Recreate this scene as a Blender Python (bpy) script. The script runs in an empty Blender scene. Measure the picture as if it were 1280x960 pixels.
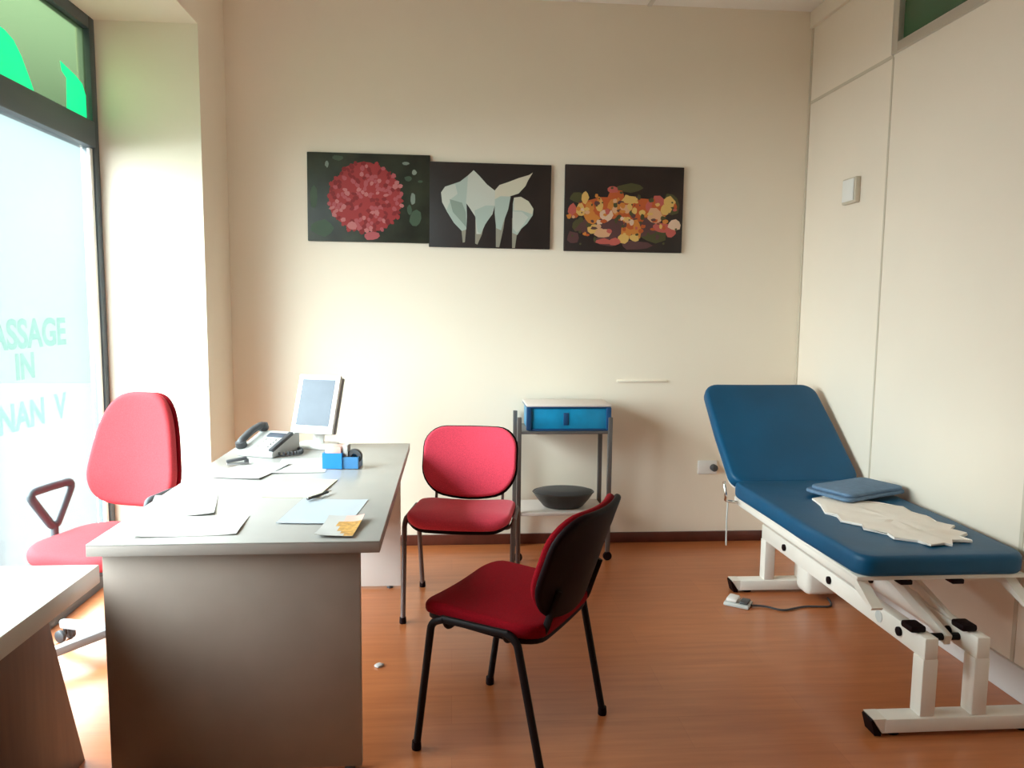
import bpy, bmesh, math, random
from mathutils import Vector, Matrix
random.seed(7)
sc = bpy.context.scene
COL = sc.collection
PI = math.pi
R = math.radians

# ------------------------------------------------------------------ materials
def mat(name, col, rough=0.6, metal=0.0, noise=None, bump=None, spec=0.5, coat=0.0, sheen=0.0, trans=0.0):
    m = bpy.data.materials.new(name)
    m.use_nodes = True
    nt = m.node_tree
    b = nt.nodes['Principled BSDF']
    b.inputs['Base Color'].default_value = (*col, 1)
    b.inputs['Roughness'].default_value = rough
    b.inputs['Metallic'].default_value = metal
    b.inputs['Specular IOR Level'].default_value = spec
    if coat:
        b.inputs['Coat Weight'].default_value = coat
        b.inputs['Coat Roughness'].default_value = 0.15
    if sheen:
        b.inputs['Sheen Weight'].default_value = sheen
    if noise or bump:
        tc = nt.nodes.new('ShaderNodeTexCoord')
    if noise:
        sc_, amt = noise
        n = nt.nodes.new('ShaderNodeTexNoise')
        n.inputs['Scale'].default_value = sc_
        n.inputs['Detail'].default_value = 4
        nt.links.new(tc.outputs['Object'], n.inputs['Vector'])
        r = nt.nodes.new('ShaderNodeValToRGB')
        r.color_ramp.elements[0].position = 0.3
        r.color_ramp.elements[1].position = 0.7
        r.color_ramp.elements[0].color = (*[max(0, c * (1 - amt)) for c in col], 1)
        r.color_ramp.elements[1].color = (*[min(1, c * (1 + amt)) for c in col], 1)
        nt.links.new(n.outputs['Fac'], r.inputs['Fac'])
        nt.links.new(r.outputs['Color'], b.inputs['Base Color'])
    if bump:
        sc_, amt = bump
        n2 = nt.nodes.new('ShaderNodeTexNoise')
        n2.inputs['Scale'].default_value = sc_
        n2.inputs['Detail'].default_value = 3
        nt.links.new(tc.outputs['Object'], n2.inputs['Vector'])
        bp = nt.nodes.new('ShaderNodeBump')
        bp.inputs['Strength'].default_value = amt
        bp.inputs['Distance'].default_value = 0.002
        nt.links.new(n2.outputs['Fac'], bp.inputs['Height'])
        nt.links.new(bp.outputs['Normal'], b.inputs['Normal'])
    return m

WALLC = (0.89, 0.79, 0.655)
M = {}
M['wall'] = mat('wall_paint', WALLC, 0.75, noise=(1.3, 0.02), bump=(60, 0.08))
M['reveal'] = M['wall']
M['partition'] = mat('partition_panel', (0.86, 0.755, 0.64), 0.5, noise=(2.0, 0.015))
M['joint'] = mat('partition_joint', (0.62, 0.54, 0.43), 0.5)
M['ceiling'] = mat('ceiling_tile', (0.90, 0.85, 0.80), 0.85, bump=(140, 0.15))
M['ceil_trim'] = mat('ceiling_grid_paint', (0.72, 0.67, 0.6), 0.6)
M['skirt'] = mat('dark_red_wood_skirting', (0.10, 0.022, 0.012), 0.4, noise=(9, 0.25))
M['skirt_pale'] = mat('pale_skirting', (0.72, 0.68, 0.66), 0.4)
M['frame'] = mat('slate_window_frame', (0.06, 0.082, 0.10), 0.4)
M['alu'] = mat('brushed_aluminium', (0.62, 0.58, 0.52), 0.35, 0.6)
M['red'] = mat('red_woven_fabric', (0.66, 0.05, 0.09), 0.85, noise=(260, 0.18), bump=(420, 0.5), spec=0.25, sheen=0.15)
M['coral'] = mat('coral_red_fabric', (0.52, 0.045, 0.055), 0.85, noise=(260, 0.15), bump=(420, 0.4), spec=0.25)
M['red_shaded'] = mat('shaded_red_woven_fabric', (0.20, 0.0012, 0.006), 0.9, noise=(260, 0.2), bump=(420, 0.5), spec=0.1)  # red fabric with shade put into its colour, for the unlit near chair
M['black_plastic'] = mat('black_moulded_plastic', (0.008, 0.0012, 0.0018), 0.6, bump=(180, 0.2), spec=0.12)
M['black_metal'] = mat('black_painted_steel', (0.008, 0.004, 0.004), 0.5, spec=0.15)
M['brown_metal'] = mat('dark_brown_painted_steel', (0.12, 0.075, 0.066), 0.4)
M['grey_plastic'] = mat('dark_grey_plastic', (0.06, 0.06, 0.065), 0.5)
M['arm_grey'] = mat('slate_grey_plastic', (0.085, 0.095, 0.105), 0.5)
M['midgrey'] = mat('mid_grey_plastic', (0.27, 0.26, 0.26), 0.5)
M['lightgrey'] = mat('light_grey_plastic', (0.56, 0.57, 0.55), 0.45)
M['desk_top'] = mat('pale_grey_laminate', (0.44, 0.42, 0.395), 0.27, noise=(5, 0.03))
M['desk_edge'] = mat('grey_laminate_edging', (0.36, 0.31, 0.28), 0.45)
M['desk_panel'] = mat('shaded_grey_laminate_panel', (0.34, 0.27, 0.23), 0.5, noise=(7, 0.05))  # grey laminate, its backlit shade put into the colour
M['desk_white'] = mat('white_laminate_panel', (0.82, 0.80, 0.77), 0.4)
M['table_top'] = mat('cream_tabletop', (0.60, 0.58, 0.53), 0.35)
M['white_metal'] = mat('cream_white_enamel', (0.82, 0.76, 0.69), 0.35, noise=(6, 0.03))
M['vinyl'] = mat('blue_vinyl', (0.0004, 0.070, 0.160), 0.45, noise=(3.5, 0.12), bump=(35, 0.25), spec=0.3)
M['towel'] = mat('grey_blue_cloth', (0.12, 0.20, 0.31), 0.8, noise=(40, 0.12), bump=(200, 0.5))
M['paper'] = mat('white_paper', (0.50, 0.48, 0.455), 0.7)
M['paper_roll'] = mat('couch_roll_paper', (0.88, 0.80, 0.73), 0.8, bump=(50, 0.5))
M['paper_cream'] = mat('cream_paper', (0.54, 0.51, 0.37), 0.7)
M['paper_grey'] = mat('greyish_paper', (0.50, 0.48, 0.46), 0.55)
M['paper_blue'] = mat('pale_blue_sleeve', (0.43, 0.48, 0.53), 0.3)
M['ochre'] = mat('ochre_print', (0.52, 0.27, 0.06), 0.5, noise=(60, 0.4))
M['pink'] = mat('pink_print', (0.72, 0.42, 0.36), 0.5)
M['blue_plastic'] = mat('bright_blue_plastic', (0.01, 0.20, 0.58), 0.35)
M['blue_plastic2'] = mat('dull_blue_plastic', (0.05, 0.20, 0.42), 0.4)
M['teal'] = mat('teal_blue_plastic', (0.004, 0.22, 0.42), 0.35, noise=(9, 0.25))
M['teal_dark'] = mat('deep_blue_plastic', (0.006, 0.05, 0.14), 0.4)
M['shelf'] = mat('pinkish_white_shelf', (0.72, 0.63, 0.58), 0.4)
M['chrome'] = mat('chrome', (0.7, 0.68, 0.64), 0.2, 1.0)
M['bowl'] = mat('dark_grey_bowl', (0.035, 0.03, 0.027), 0.4)
M['screen'] = mat('grey_blue_screen', (0.07, 0.082, 0.11), 0.5, noise=(12, 0.08))
M['white_plastic'] = mat('white_plastic', (0.84, 0.82, 0.79), 0.35)
M['pavement'] = mat('pale_paving', (0.045, 0.045, 0.045), 0.9, spec=0.0)
M['sign_green'] = mat('green_vinyl_lettering', (0.33, 0.60, 0.50), 0.6)
M['sleeve'] = M['paper_blue']

def wood_mat(name, c1, c2, rough=0.35, plank=(1.25, 0.19), axis='x', coat=0.0):
    m = bpy.data.materials.new(name); m.use_nodes = True
    nt = m.node_tree; b = nt.nodes['Principled BSDF']
    b.inputs['Roughness'].default_value = rough
    b.inputs['Specular IOR Level'].default_value = 0.7
    if coat:
        b.inputs['Coat Weight'].default_value = coat
    tc = nt.nodes.new('ShaderNodeTexCoord')
    br = nt.nodes.new('ShaderNodeTexBrick')
    br.inputs['Scale'].default_value = 1.0
    br.inputs['Brick Width'].default_value = plank[0]
    br.inputs['Row Height'].default_value = plank[1]
    br.inputs['Mortar Size'].default_value = 0.0012
    br.inputs['Mortar Smooth'].default_value = 0.2
    br.inputs['Color1'].default_value = (0.35, 0.35, 0.35, 1)
    br.inputs['Color2'].default_value = (0.65, 0.65, 0.65, 1)
    br.inputs['Mortar'].default_value = (0.0, 0.0, 0.0, 1)
    br.offset = 0.37
    nt.links.new(tc.outputs['Object'], br.inputs['Vector'])
    mp = nt.nodes.new('ShaderNodeMapping')
    mp.inputs['Scale'].default_value = (1.2, 14, 14) if axis == 'x' else (14, 14, 1.2)
    nt.links.new(tc.outputs['Object'], mp.inputs['Vector'])
    n = nt.nodes.new('ShaderNodeTexNoise')
    n.inputs['Scale'].default_value = 2.2; n.inputs['Detail'].default_value = 5
    nt.links.new(mp.outputs['Vector'], n.inputs['Vector'])
    mx = nt.nodes.new('ShaderNodeMix'); mx.data_type = 'FLOAT'
    mx.inputs[0].default_value = 0.35
    nt.links.new(n.outputs['Fac'], mx.inputs[2])
    nt.links.new(br.outputs['Color'], mx.inputs[3])
    rp = nt.nodes.new('ShaderNodeValToRGB')
    rp.color_ramp.elements[0].position = 0.22; rp.color_ramp.elements[0].color = (*c1, 1)
    rp.color_ramp.elements[1].position = 0.72; rp.color_ramp.elements[1].color = (*c2, 1)
    nt.links.new(mx.outputs[0], rp.inputs['Fac'])
    nt.links.new(rp.outputs['Color'], b.inputs['Base Color'])
    return m
M['floor'] = wood_mat('red_brown_laminate', (0.34, 0.092, 0.024), (0.52, 0.175, 0.062), 0.28)
M['walnut'] = wood_mat('dark_walnut_veneer', (0.045, 0.022, 0.016), (0.14, 0.072, 0.05), 0.45, plank=(40, 40), axis='z')

def glass_mat(name, transp, transl, tint, gloss=0.05):
    m = bpy.data.materials.new(name); m.use_nodes = True
    nt = m.node_tree
    for n in list(nt.nodes): nt.nodes.remove(n)
    out = nt.nodes.new('ShaderNodeOutputMaterial')
    t = nt.nodes.new('ShaderNodeBsdfTransparent'); t.inputs['Color'].default_value = (*tint, 1)
    d = nt.nodes.new('ShaderNodeBsdfTranslucent'); d.inputs['Color'].default_value = (*tint, 1)
    g = nt.nodes.new('ShaderNodeBsdfGlossy'); g.inputs['Roughness'].default_value = 0.08
    m1 = nt.nodes.new('ShaderNodeMixShader'); m1.inputs[0].default_value = transl
    m2 = nt.nodes.new('ShaderNodeMixShader'); m2.inputs[0].default_value = gloss
    nt.links.new(t.outputs[0], m1.inputs[1]); nt.links.new(d.outputs[0], m1.inputs[2])
    nt.links.new(m1.outputs[0], m2.inputs[1]); nt.links.new(g.outputs[0], m2.inputs[2])
    nt.links.new(m2.outputs[0], out.inputs['Surface'])
    return m
M['pane'] = glass_mat('frosted_shopfront_glass', 0, 0.018, (0.90, 0.965, 0.96))
M['dark_pane'] = glass_mat('dark_tinted_transom_glass', 0, 0.12, (0.25, 0.31, 0.215))
M['sign_film'] = mat('green_sign_daylight_glow', (0.0, 0.5, 0.2), 0.5)
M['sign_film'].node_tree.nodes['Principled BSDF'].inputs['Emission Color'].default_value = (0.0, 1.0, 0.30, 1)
M['sign_film'].node_tree.nodes['Principled BSDF'].inputs['Emission Strength'].default_value = 0.5  # emission stands in for daylight passing through the green film
M['letter_film'] = glass_mat('pale_green_letter_film', 0, 0.02, (0.72, 0.86, 0.81), 0.0)
M['green_glass'] = mat('dark_green_partition_glass', (0.035, 0.105, 0.045), 0.12)

# ------------------------------------------------------------------ mesh helpers
def obj(name, bm, mats, parent=None, loc=None, rot=None, smooth=35):
    me = bpy.data.meshes.new(name)
    bmesh.ops.recalc_face_normals(bm, faces=bm.faces[:])
    bm.to_mesh(me); bm.free()
    if not isinstance(mats, (list, tuple)): mats = [mats]
    for m in mats: me.materials.append(m)
    if smooth:
        for p in me.polygons: p.use_smooth = True
        me.set_sharp_from_angle(angle=R(smooth))
    o = bpy.data.objects.new(name, me)
    COL.objects.link(o)
    if parent: o.parent = parent
    if loc: o.location = loc
    if rot: o.rotation_euler = rot
    return o

def tag(o, label, cat, group=None, kind=None):
    o['label'] = label; o['category'] = cat
    if group: o['group'] = group
    if kind: o['kind'] = kind
    return o

def thing(name, label, cat, loc=(0, 0, 0), rz=0, group=None):
    o = bpy.data.objects.new(name, None)
    o.empty_display_size = 0.1
    COL.objects.link(o); o.location = loc; o.rotation_euler = (0, 0, rz)
    return tag(o, label, cat, group)

def struct(name, bm, m, parent=None, smooth=35):
    o = obj(name, bm, m, parent, smooth=smooth)
    if not parent: o['kind'] = 'structure'
    return o

def BM(): return bmesh.new()

def merge(bm, tmp, mi=0, mtx=None):
    if mtx is not None: bmesh.ops.transform(tmp, matrix=mtx, verts=tmp.verts[:])
    vm = {}
    for v in tmp.verts: vm[v] = bm.verts.new(v.co)
    for f in tmp.faces:
        try:
            nf = bm.faces.new([vm[v] for v in f.verts]); nf.material_index = mi if mi is not None else f.material_index
        except ValueError: pass
    tmp.free()
    return bm

def box(bm, x0, x1, y0, y1, z0, z1, bev=0.0, mi=0, seg=2, mtx=None):
    t = BM()
    bmesh.ops.create_cube(t, size=1)
    for v in t.verts:
        v.co = Vector(((x0 + x1) / 2 + v.co.x * (x1 - x0), (y0 + y1) / 2 + v.co.y * (y1 - y0), (z0 + z1) / 2 + v.co.z * (z1 - z0)))
    if bev: bmesh.ops.bevel(t, geom=t.edges[:], offset=bev, segments=seg, affect='EDGES', profile=0.5)
    return merge(bm, t, mi, mtx)

def boxb(*a, **k): return box(BM(), *a, **k)

def fillet(pts, r, n=5):
    pts = [Vector(p) for p in pts]
    out = [pts[0]]
    for i in range(1, len(pts) - 1):
        a, b, c = pts[i - 1], pts[i], pts[i + 1]
        u = (a - b); w = (c - b)
        d = min(r, u.length * 0.49, w.length * 0.49)
        p0 = b + u.normalized() * d; p1 = b + w.normalized() * d
        for k in range(n + 1):
            t = k / n
            out.append((1 - t) ** 2 * p0 + 2 * t * (1 - t) * b + t * t * p1)
    out.append(pts[-1])
    return out

def tube(bm, pts, r, r2=None, n=10, mi=0, closed=False, fil=0, caps=True):
    if fil: pts = fillet(pts, fil)
    pts = [Vector(p) for p in pts]
    N = len(pts)
    r2 = r if r2 is None else r2
    def tan(i):
        if closed: return (pts[(i + 1) % N] - pts[i - 1]).normalized()
        return (pts[min(i + 1, N - 1)] - pts[max(i - 1, 0)]).normalized()
    t0 = tan(0)
    up = Vector((0, 0, 1)) if abs(t0.z) < 0.9 else Vector((0, 1, 0))
    nrm = (up - t0 * up.dot(t0)).normalized()
    rings = []
    for i in range(N):
        t = tan(i)
        nrm = (nrm - t * nrm.dot(t)).normalized()
        bi = t.cross(nrm)
        rr = r
        ring = []
        f = 1.0
        for k in range(n):
            a = 2 * PI * k / n
            ring.append(bm.verts.new(pts[i] + nrm * math.cos(a) * rr + bi * math.sin(a) * r2))
        rings.append(ring)
    m = N if closed else N - 1
    for i in range(m):
        a, b = rings[i], rings[(i + 1) % N]
        for k in range(n):
            f = bm.faces.new((a[k], a[(k + 1) % n], b[(k + 1) % n], b[k])); f.material_index = mi
    if caps and not closed:
        bm.faces.new(rings[0][::-1]).material_index = mi
        bm.faces.new(rings[-1]).material_index = mi
    return bm

def lathe(bm, prof, n=28, mi=0, mtx=None):
    t = BM(); rings = []
    for (r, z) in prof:
        if r < 1e-6: rings.append([t.verts.new((0, 0, z))])
        else: rings.append([t.verts.new((r * math.cos(2 * PI * k / n), r * math.sin(2 * PI * k / n), z)) for k in range(n)])
    for a, b in zip(rings, rings[1:]):
        for k in range(n):
            k2 = (k + 1) % n
            if len(a) == 1 and len(b) == 1: continue
            if len(a) == 1: t.faces.new((a[0], b[k], b[k2]))
            elif len(b) == 1: t.faces.new((a[k], a[k2], b[0]))
            else: t.faces.new((a[k], a[k2], b[k2], b[k]))
    return merge(bm, t, mi, mtx)

def prism(bm, poly, z0, z1, mi=0, mtx=None, bev=0):
    t = BM()
    lo = [t.verts.new((p[0], p[1], z0)) for p in poly]; hi = [t.verts.new((p[0], p[1], z1)) for p in poly]
    t.faces.new(lo[::-1]); t.faces.new(hi)
    n = len(poly)
    for k in range(n): t.faces.new((lo[k], lo[(k + 1) % n], hi[(k + 1) % n], hi[k]))
    if bev: bmesh.ops.bevel(t, geom=t.edges[:], offset=bev, segments=2, affect='EDGES', profile=0.5)
    return merge(bm, t, mi, mtx)

def rrect(w, d, r, n=7):
    pts = []
    for (cx, cy, a0) in ((w / 2 - r, d / 2 - r, 0), (-w / 2 + r, d / 2 - r, PI / 2), (-w / 2 + r, -d / 2 + r, PI), (w / 2 - r, -d / 2 + r, 1.5 * PI)):
        for k in range(n): 
            a = a0 + PI / 2 * k / (n - 1)
            pts.append((cx + r * math.cos(a), cy + r * math.sin(a)))
    # subdivide straight runs
    out = []
    for i, p in enumerate(pts):
        q = pts[(i + 1) % len(pts)]
        L = math.dist(p, q); s = max(1, int(L / 0.04))
        for k in range(s): out.append((p[0] + (q[0] - p[0]) * k / s, p[1] + (q[1] - p[1]) * k / s))
    return out

def cushion(bm, outline, t, e, dome=0.0, bend=None, mi=0, jitter=0.0):
    """soft slab: outline in x-y, thickness t up z, edges rounded by e, top swelling by dome"""
    cx = sum(p[0] for p in outline) / len(outline); cy = sum(p[1] for p in outline) / len(outline)
    rings = []
    def ring(ins, sca, z):
        rr = []
        for (x, y) in outline:
            dx, dy = x - cx, y - cy; L = math.hypot(dx, dy) or 1
            k = max(0.0, (L - ins) / L) * sca
            zz = z + (random.uniform(-jitter, jitter) if jitter and z > 0 else 0)
            rr.append((cx + dx * k, cy + dy * k, zz))
        return rr
    for s in (0.33, 0.66, 0.9): rings.append(ring(e, s, 0))
    for k in range(5):
        a = PI / 2 * k / 4; rings.append(ring(e * (1 - math.sin(a)), 1, e * (1 - math.cos(a))))
    for k in range(5):
        a = PI / 2 * k / 4; rings.append(ring(e * (1 - math.cos(a)), 1, t - e + e * math.sin(a)))
    for s in (0.93, 0.8, 0.6, 0.4, 0.2): rings.append(ring(e, s, t + dome * (1 - s * s)))
    f = bend or (lambda p: p)
    vs = [[bm.verts.new(f(Vector(p))) for p in rr] for rr in rings]
    c0 = bm.verts.new(f(Vector((cx, cy, 0)))); c1 = bm.verts.new(f(Vector((cx, cy, t + dome))))
    n = len(outline)
    fs = []
    for a, b in zip(vs, vs[1:]):
        for k in range(n): fs.append(bm.faces.new((a[k], a[(k + 1) % n], b[(k + 1) % n], b[k])))
    for k in range(n):
        fs.append(bm.faces.new((c0, vs[0][(k + 1) % n], vs[0][k]))); fs.append(bm.faces.new((c1, vs[-1][k], vs[-1][(k + 1) % n])))
    for q in fs: q.material_index = mi
    return bm

def sheet(w, d, curl=0.004, t=0.0012, nx=8, ny=8, mi_fn=None, seed=0):
    """a sheet of paper lying at z=0, slightly lifted, with real thickness"""
    rnd = random.Random(seed); a, b, c = rnd.uniform(-1, 1), rnd.uniform(-1, 1), rnd.uniform(0, 6)
    bm = BM()
    def z(u, v): return curl * (0.5 + 0.5 * math.sin(c + 2.2 * u * a + 2.6 * v * b)) * (abs(u) ** 3 + abs(v) ** 3)
    top, bot = {}, {}
    for i in range(nx + 1):
        for j in range(ny + 1):
            u, v = 2 * i / nx - 1, 2 * j / ny - 1
            bot[i, j] = bm.verts.new((u * w / 2, v * d / 2, z(u, v))); top[i, j] = bm.verts.new((u * w / 2, v * d / 2, z(u, v) + t))
    for i in range(nx):
        for j in range(ny):
            f = bm.faces.new((top[i, j], top[i + 1, j], top[i + 1, j + 1], top[i, j + 1]))
            if mi_fn: f.material_index = mi_fn(i, j)
            bm.faces.new((bot[i, j], bot[i, j + 1], bot[i + 1, j + 1], bot[i + 1, j]))
    per = [(i, 0) for i in range(nx)] + [(nx, j) for j in range(ny)] + [(i, ny) for i in range(nx, 0, -1)] + [(0, j) for j in range(ny, 0, -1)]
    for k in range(len(per)):
        p, q = per[k], per[(k + 1) % len(per)]
        bm.faces.new((bot[p], bot[q], top[q], top[p]))
    return bm

# ------------------------------------------------------------------ room dimensions
XL, XR, YB, YF, ZC = -1.25, 2.08, 4.44, -2.8, 3.13
XW = -1.77                      # plane of the shop window
YRV = 4.0                       # far jamb of the window opening
YRN = 1.5                       # near jamb
ZS = 2.785                      # soffit

struct('floor', boxb(XW - 0.06, XR + 0.1, YF - 0.1, YB + 0.1, -0.06, 0), M['floor'])
struct('ceiling', boxb(XW - 0.1, XR + 0.1, YF - 0.1, YB + 0.1, ZC, ZC + 0.08), M['ceiling'])
struct('wall_back', boxb(XL - 0.6, XR + 0.1, YB, YB + 0.12, 0, ZC), M['wall'])
struct('wall_front', boxb(XL - 0.6, XR + 0.1, YF - 0.12, YF, 0, ZC), M['wall'])
b = BM()
box(b, XW - 0.06, XL, YRV, YB, 0, ZC)                 # pier between window and back wall
box(b, XW - 0.06, XL, YF, YRN, 0, ZC)
box(b, XW - 0.06, XL, YRN, YRV, ZS, ZC)
struct('wall_left', b, M['wall'])
# right partition: solid below the glazed strip
YJ = 3.585
b = BM()
box(b, XR, XR + 0.06, YF, YB, 0, 2.62)
box(b, XR, XR + 0.06, YJ, YB, 2.62, ZC)
box(b, XR, XR + 0.06, YF, YJ, 3.08, ZC)
struct('wall_right', b, M['partition'])
# ceiling-tile joints
b = BM()
box(b, 1.10, 1.125, YF, YB, ZC - 0.006, ZC + 0.004)
box(b, -0.1, -0.075, YF, YB, ZC - 0.006, ZC + 0.004)
for y in (3.24, 2.04, 0.84): box(b, XL, XR, y, y + 0.025, ZC - 0.006, ZC + 0.004)
struct('trim_1', b, M['ceil_trim'])
# cornice along the partition
b = BM()
box(b, XR - 0.022, XR + 0.002, YF, YB, 3.035, ZC, bev=0.004)
struct('trim_2', b, M['partition'])
# joints of the partition
b = BM()
box(b, XR - 0.003, XR + 0.002, YJ - 0.006, YJ + 0.006, 0.1, 2.61)
struct('trim_3', b, M['joint'])
b = BM(); box(b, XR - 0.003, XR + 0.002, 2.548, 2.566, 0.1, 2.61); struct('trim_4', b, M['joint'])
b = BM(); box(b, XR - 0.004, XR + 0.002, YJ, YB, 2.608, 2.624); struct('trim_5', b, M['joint'])
b = BM(); box(b, XR - 0.008, XR + 0.002, YB - 0.014, YB + 0.002, 0, 3.04); struct('trim_6', b, M['joint'])
b = BM(); box(b, XL, XR - 0.0, YB - 0.014, YB + 0.002, 0, 0.062, bev=0.003); struct('baseboard_back', b, M['skirt'])
b = BM(); box(b, XR - 0.014, XR + 0.002, YF, YB - 0.014, 0, 0.125, bev=0.003); struct('baseboard_right', b, M['skirt_pale'])
b = BM(); box(b, XL - 0.002, XL + 0.012, YRV + 0.004, YB - 0.014, 0, 0.062, bev=0.003); struct('baseboard_left', b, M['skirt'])

# shop window (left)
def window_root(name):
    o = bpy.data.objects.new(name, None); COL.objects.link(o); o['kind'] = 'structure'; return o
w1 = window_root('window_1')
b = BM()
fw = 0.03
MUL = [2.7, 2.1]
box(b, XW - fw, XW + fw, YRV - 0.055, YRV, 0, ZS, bev=0.004)
box(b, XW - fw, XW + fw, YRN, YRN + 0.055, 0, ZS, bev=0.004)
box(b, XW - fw, XW + fw, YRN + 0.055, YRV - 0.055, ZS - 0.06, ZS, bev=0.004)
box(b, XW - fw - .01, XW + fw + .01, YRN + 0.055, YRV - 0.055, 2.165, 2.29, bev=0.006)
box(b, XW - fw, XW + fw, YRN + 0.055, YRV - 0.055, 0, 0.09, bev=0.004)
for y in MUL:
    box(b, XW - fw, XW + fw, y - 0.028, y + 0.028, 0.09, 2.165, bev=0.004)
    box(b, XW - fw, XW + fw, y - 0.028, y + 0.028, 2.29, ZS - 0.06, bev=0.004)
obj('window_frame', b, M['frame'], w1)
ys = [YRN + 0.055, MUL[1] - 0.028, MUL[1] + 0.028, MUL[0] - 0.028, MUL[0] + 0.028, YRV - 0.055]
for i in range(3):
    obj('pane', boxb(XW - 0.004, XW + 0.004, ys[2 * i], ys[2 * i + 1], 0.09, 2.165), M['pane'], w1, smooth=0)
    obj('transom_pane', boxb(XW - 0.004, XW + 0.004, ys[2 * i], ys[2 * i + 1], 2.29, ZS - 0.06), M['dark_pane'], w1, smooth=0)
# pale inner bead beside the jamb
b = BM(); box(b, XW + 0.006, XW + 0.022, YRV - 0.085, YRV - 0.056, 0.09, 2.163, bev=0.003)
obj('glazing_bead', b, M['white_plastic'], w1)
# green shapes of the sign seen through the transom  (y, z) outlines
def yz_prism(name, poly, m, x0, x1, parent):
    b = BM()
    lo = [b.verts.new((x0, p[0], p[1])) for p in poly]; hi = [b.verts.new((x1, p[0], p[1])) for p in poly]
    b.faces.new(lo); b.faces.new(hi[::-1]); n = len(poly)
    for k in range(n): b.faces.new((lo[k], lo[(k + 1) % n], hi[(k + 1) % n], hi[k]))
    return obj(name, b, m, parent, smooth=0)
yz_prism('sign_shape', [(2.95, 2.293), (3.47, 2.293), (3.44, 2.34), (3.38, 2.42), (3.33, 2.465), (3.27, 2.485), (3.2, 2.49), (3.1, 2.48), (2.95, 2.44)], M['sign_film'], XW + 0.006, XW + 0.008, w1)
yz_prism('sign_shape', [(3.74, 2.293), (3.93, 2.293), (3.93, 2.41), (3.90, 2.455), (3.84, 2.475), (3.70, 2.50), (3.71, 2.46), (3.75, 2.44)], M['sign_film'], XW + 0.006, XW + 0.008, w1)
# faint lettering on the frosted glass
def lettering(txt, y_end, z0, size, m):
    cu = bpy.data.curves.new('lettering', 'FONT'); cu.body = txt; cu.size = size; cu.extrude = 0.0006; cu.offset = 0.005
    cu.align_x = 'RIGHT'; cu.space_character = 1.0
    tmp = bpy.data.objects.new('tmp', cu); COL.objects.link(tmp)
    bpy.context.view_layer.update()
    me = bpy.data.meshes.new_from_object(tmp.evaluated_get(bpy.context.evaluated_depsgraph_get()))
    bpy.data.objects.remove(tmp); me.name = 'lettering'
    me.materials.clear(); me.materials.append(m)
    o = bpy.data.objects.new('lettering', me); COL.objects.link(o); o.parent = w1
    # text x runs along +y, text y along +z, face looking into the room
    o.matrix_world = Matrix(((0, 0, 1, XW + 0.007), (1, 0, 0, y_end), (0, 1, 0, z0), (0, 0, 0, 1)))
    return o
lettering('MASSAGE', 3.63, 1.232, 0.165, M['letter_film'])
lettering('IN', 3.36, 1.105, 0.145, M['letter_film'])
lettering('NAN  V', 3.60, 0.90, 0.155, M['letter_film'])
# pavement outside
b = BM(); box(b, -14, XW - 0.06, -6, 14, -0.12, -0.02); struct('exterior_ground', b, M['pavement'])

# glazed strip over the partition (right)
w2 = window_root('window_2')
b = BM()
box(b, XR - 0.016, XR + 0.05, YJ - 0.05, YJ, 2.62, 3.08, bev=0.003)
box(b, XR - 0.016, XR + 0.05, YF, YJ - 0.05, 2.62, 2.665, bev=0.003)
box(b, XR - 0.016, XR + 0.05, YF, YJ - 0.05, 3.035, 3.08, bev=0.003)
for y in (2.2, 0.9): box(b, XR - 0.016, XR + 0.05, y - 0.025, y + 0.025, 2.665, 3.035, bev=0.003)
obj('window_frame', b, M['alu'], w2)
obj('pane', boxb(XR + 0.012, XR + 0.02, YF, YJ - 0.05, 2.665, 3.035), M['green_glass'], w2, smooth=0)

# thermostat on the partition
t = thing('wall_thermostat', 'small cream square thermostat box high on the right partition', 'thermostat', (XR, 3.885, 2.035))
b = BM(); box(b, -0.028, 0, -0.068, 0.068, -0.066, 0.066, bev=0.006); obj('housing', b, M['joint'], t)
b = BM(); box(b, -0.034, -0.027, -0.054, 0.056, -0.054, 0.058, bev=0.003); obj('cover', b, M['white_plastic'], t)
# socket on the back wall
t = thing('wall_socket', 'white wall socket on the back wall beside the blue couch', 'socket', (1.545, YB, 0.46))
b = BM(); box(b, -0.06, 0.06, -0.012, 0, -0.042, 0.042, bev=0.005); obj('plate', b, M['white_plastic'], t)
b = BM()
lathe(b, [(0, 0), (0.021, 0), (0.021, 0.026), (0.014, 0.034), (0, 0.034)], 16, mtx=Matrix.Translation((0.035, -0.012, 0)) @ Matrix.Rotation(PI / 2, 4, 'X'))
obj('plug', b, M['grey_plastic'], t)
t = boxb(0.976, 1.277, YB - 0.012, YB + 0.001, 0.979, 0.991, bev=0.003)
tag(obj('cable_trunking', t, M['wall']), 'thin pale horizontal cable trunking strip on wall above the shelf trolley', 'trunking')

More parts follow.
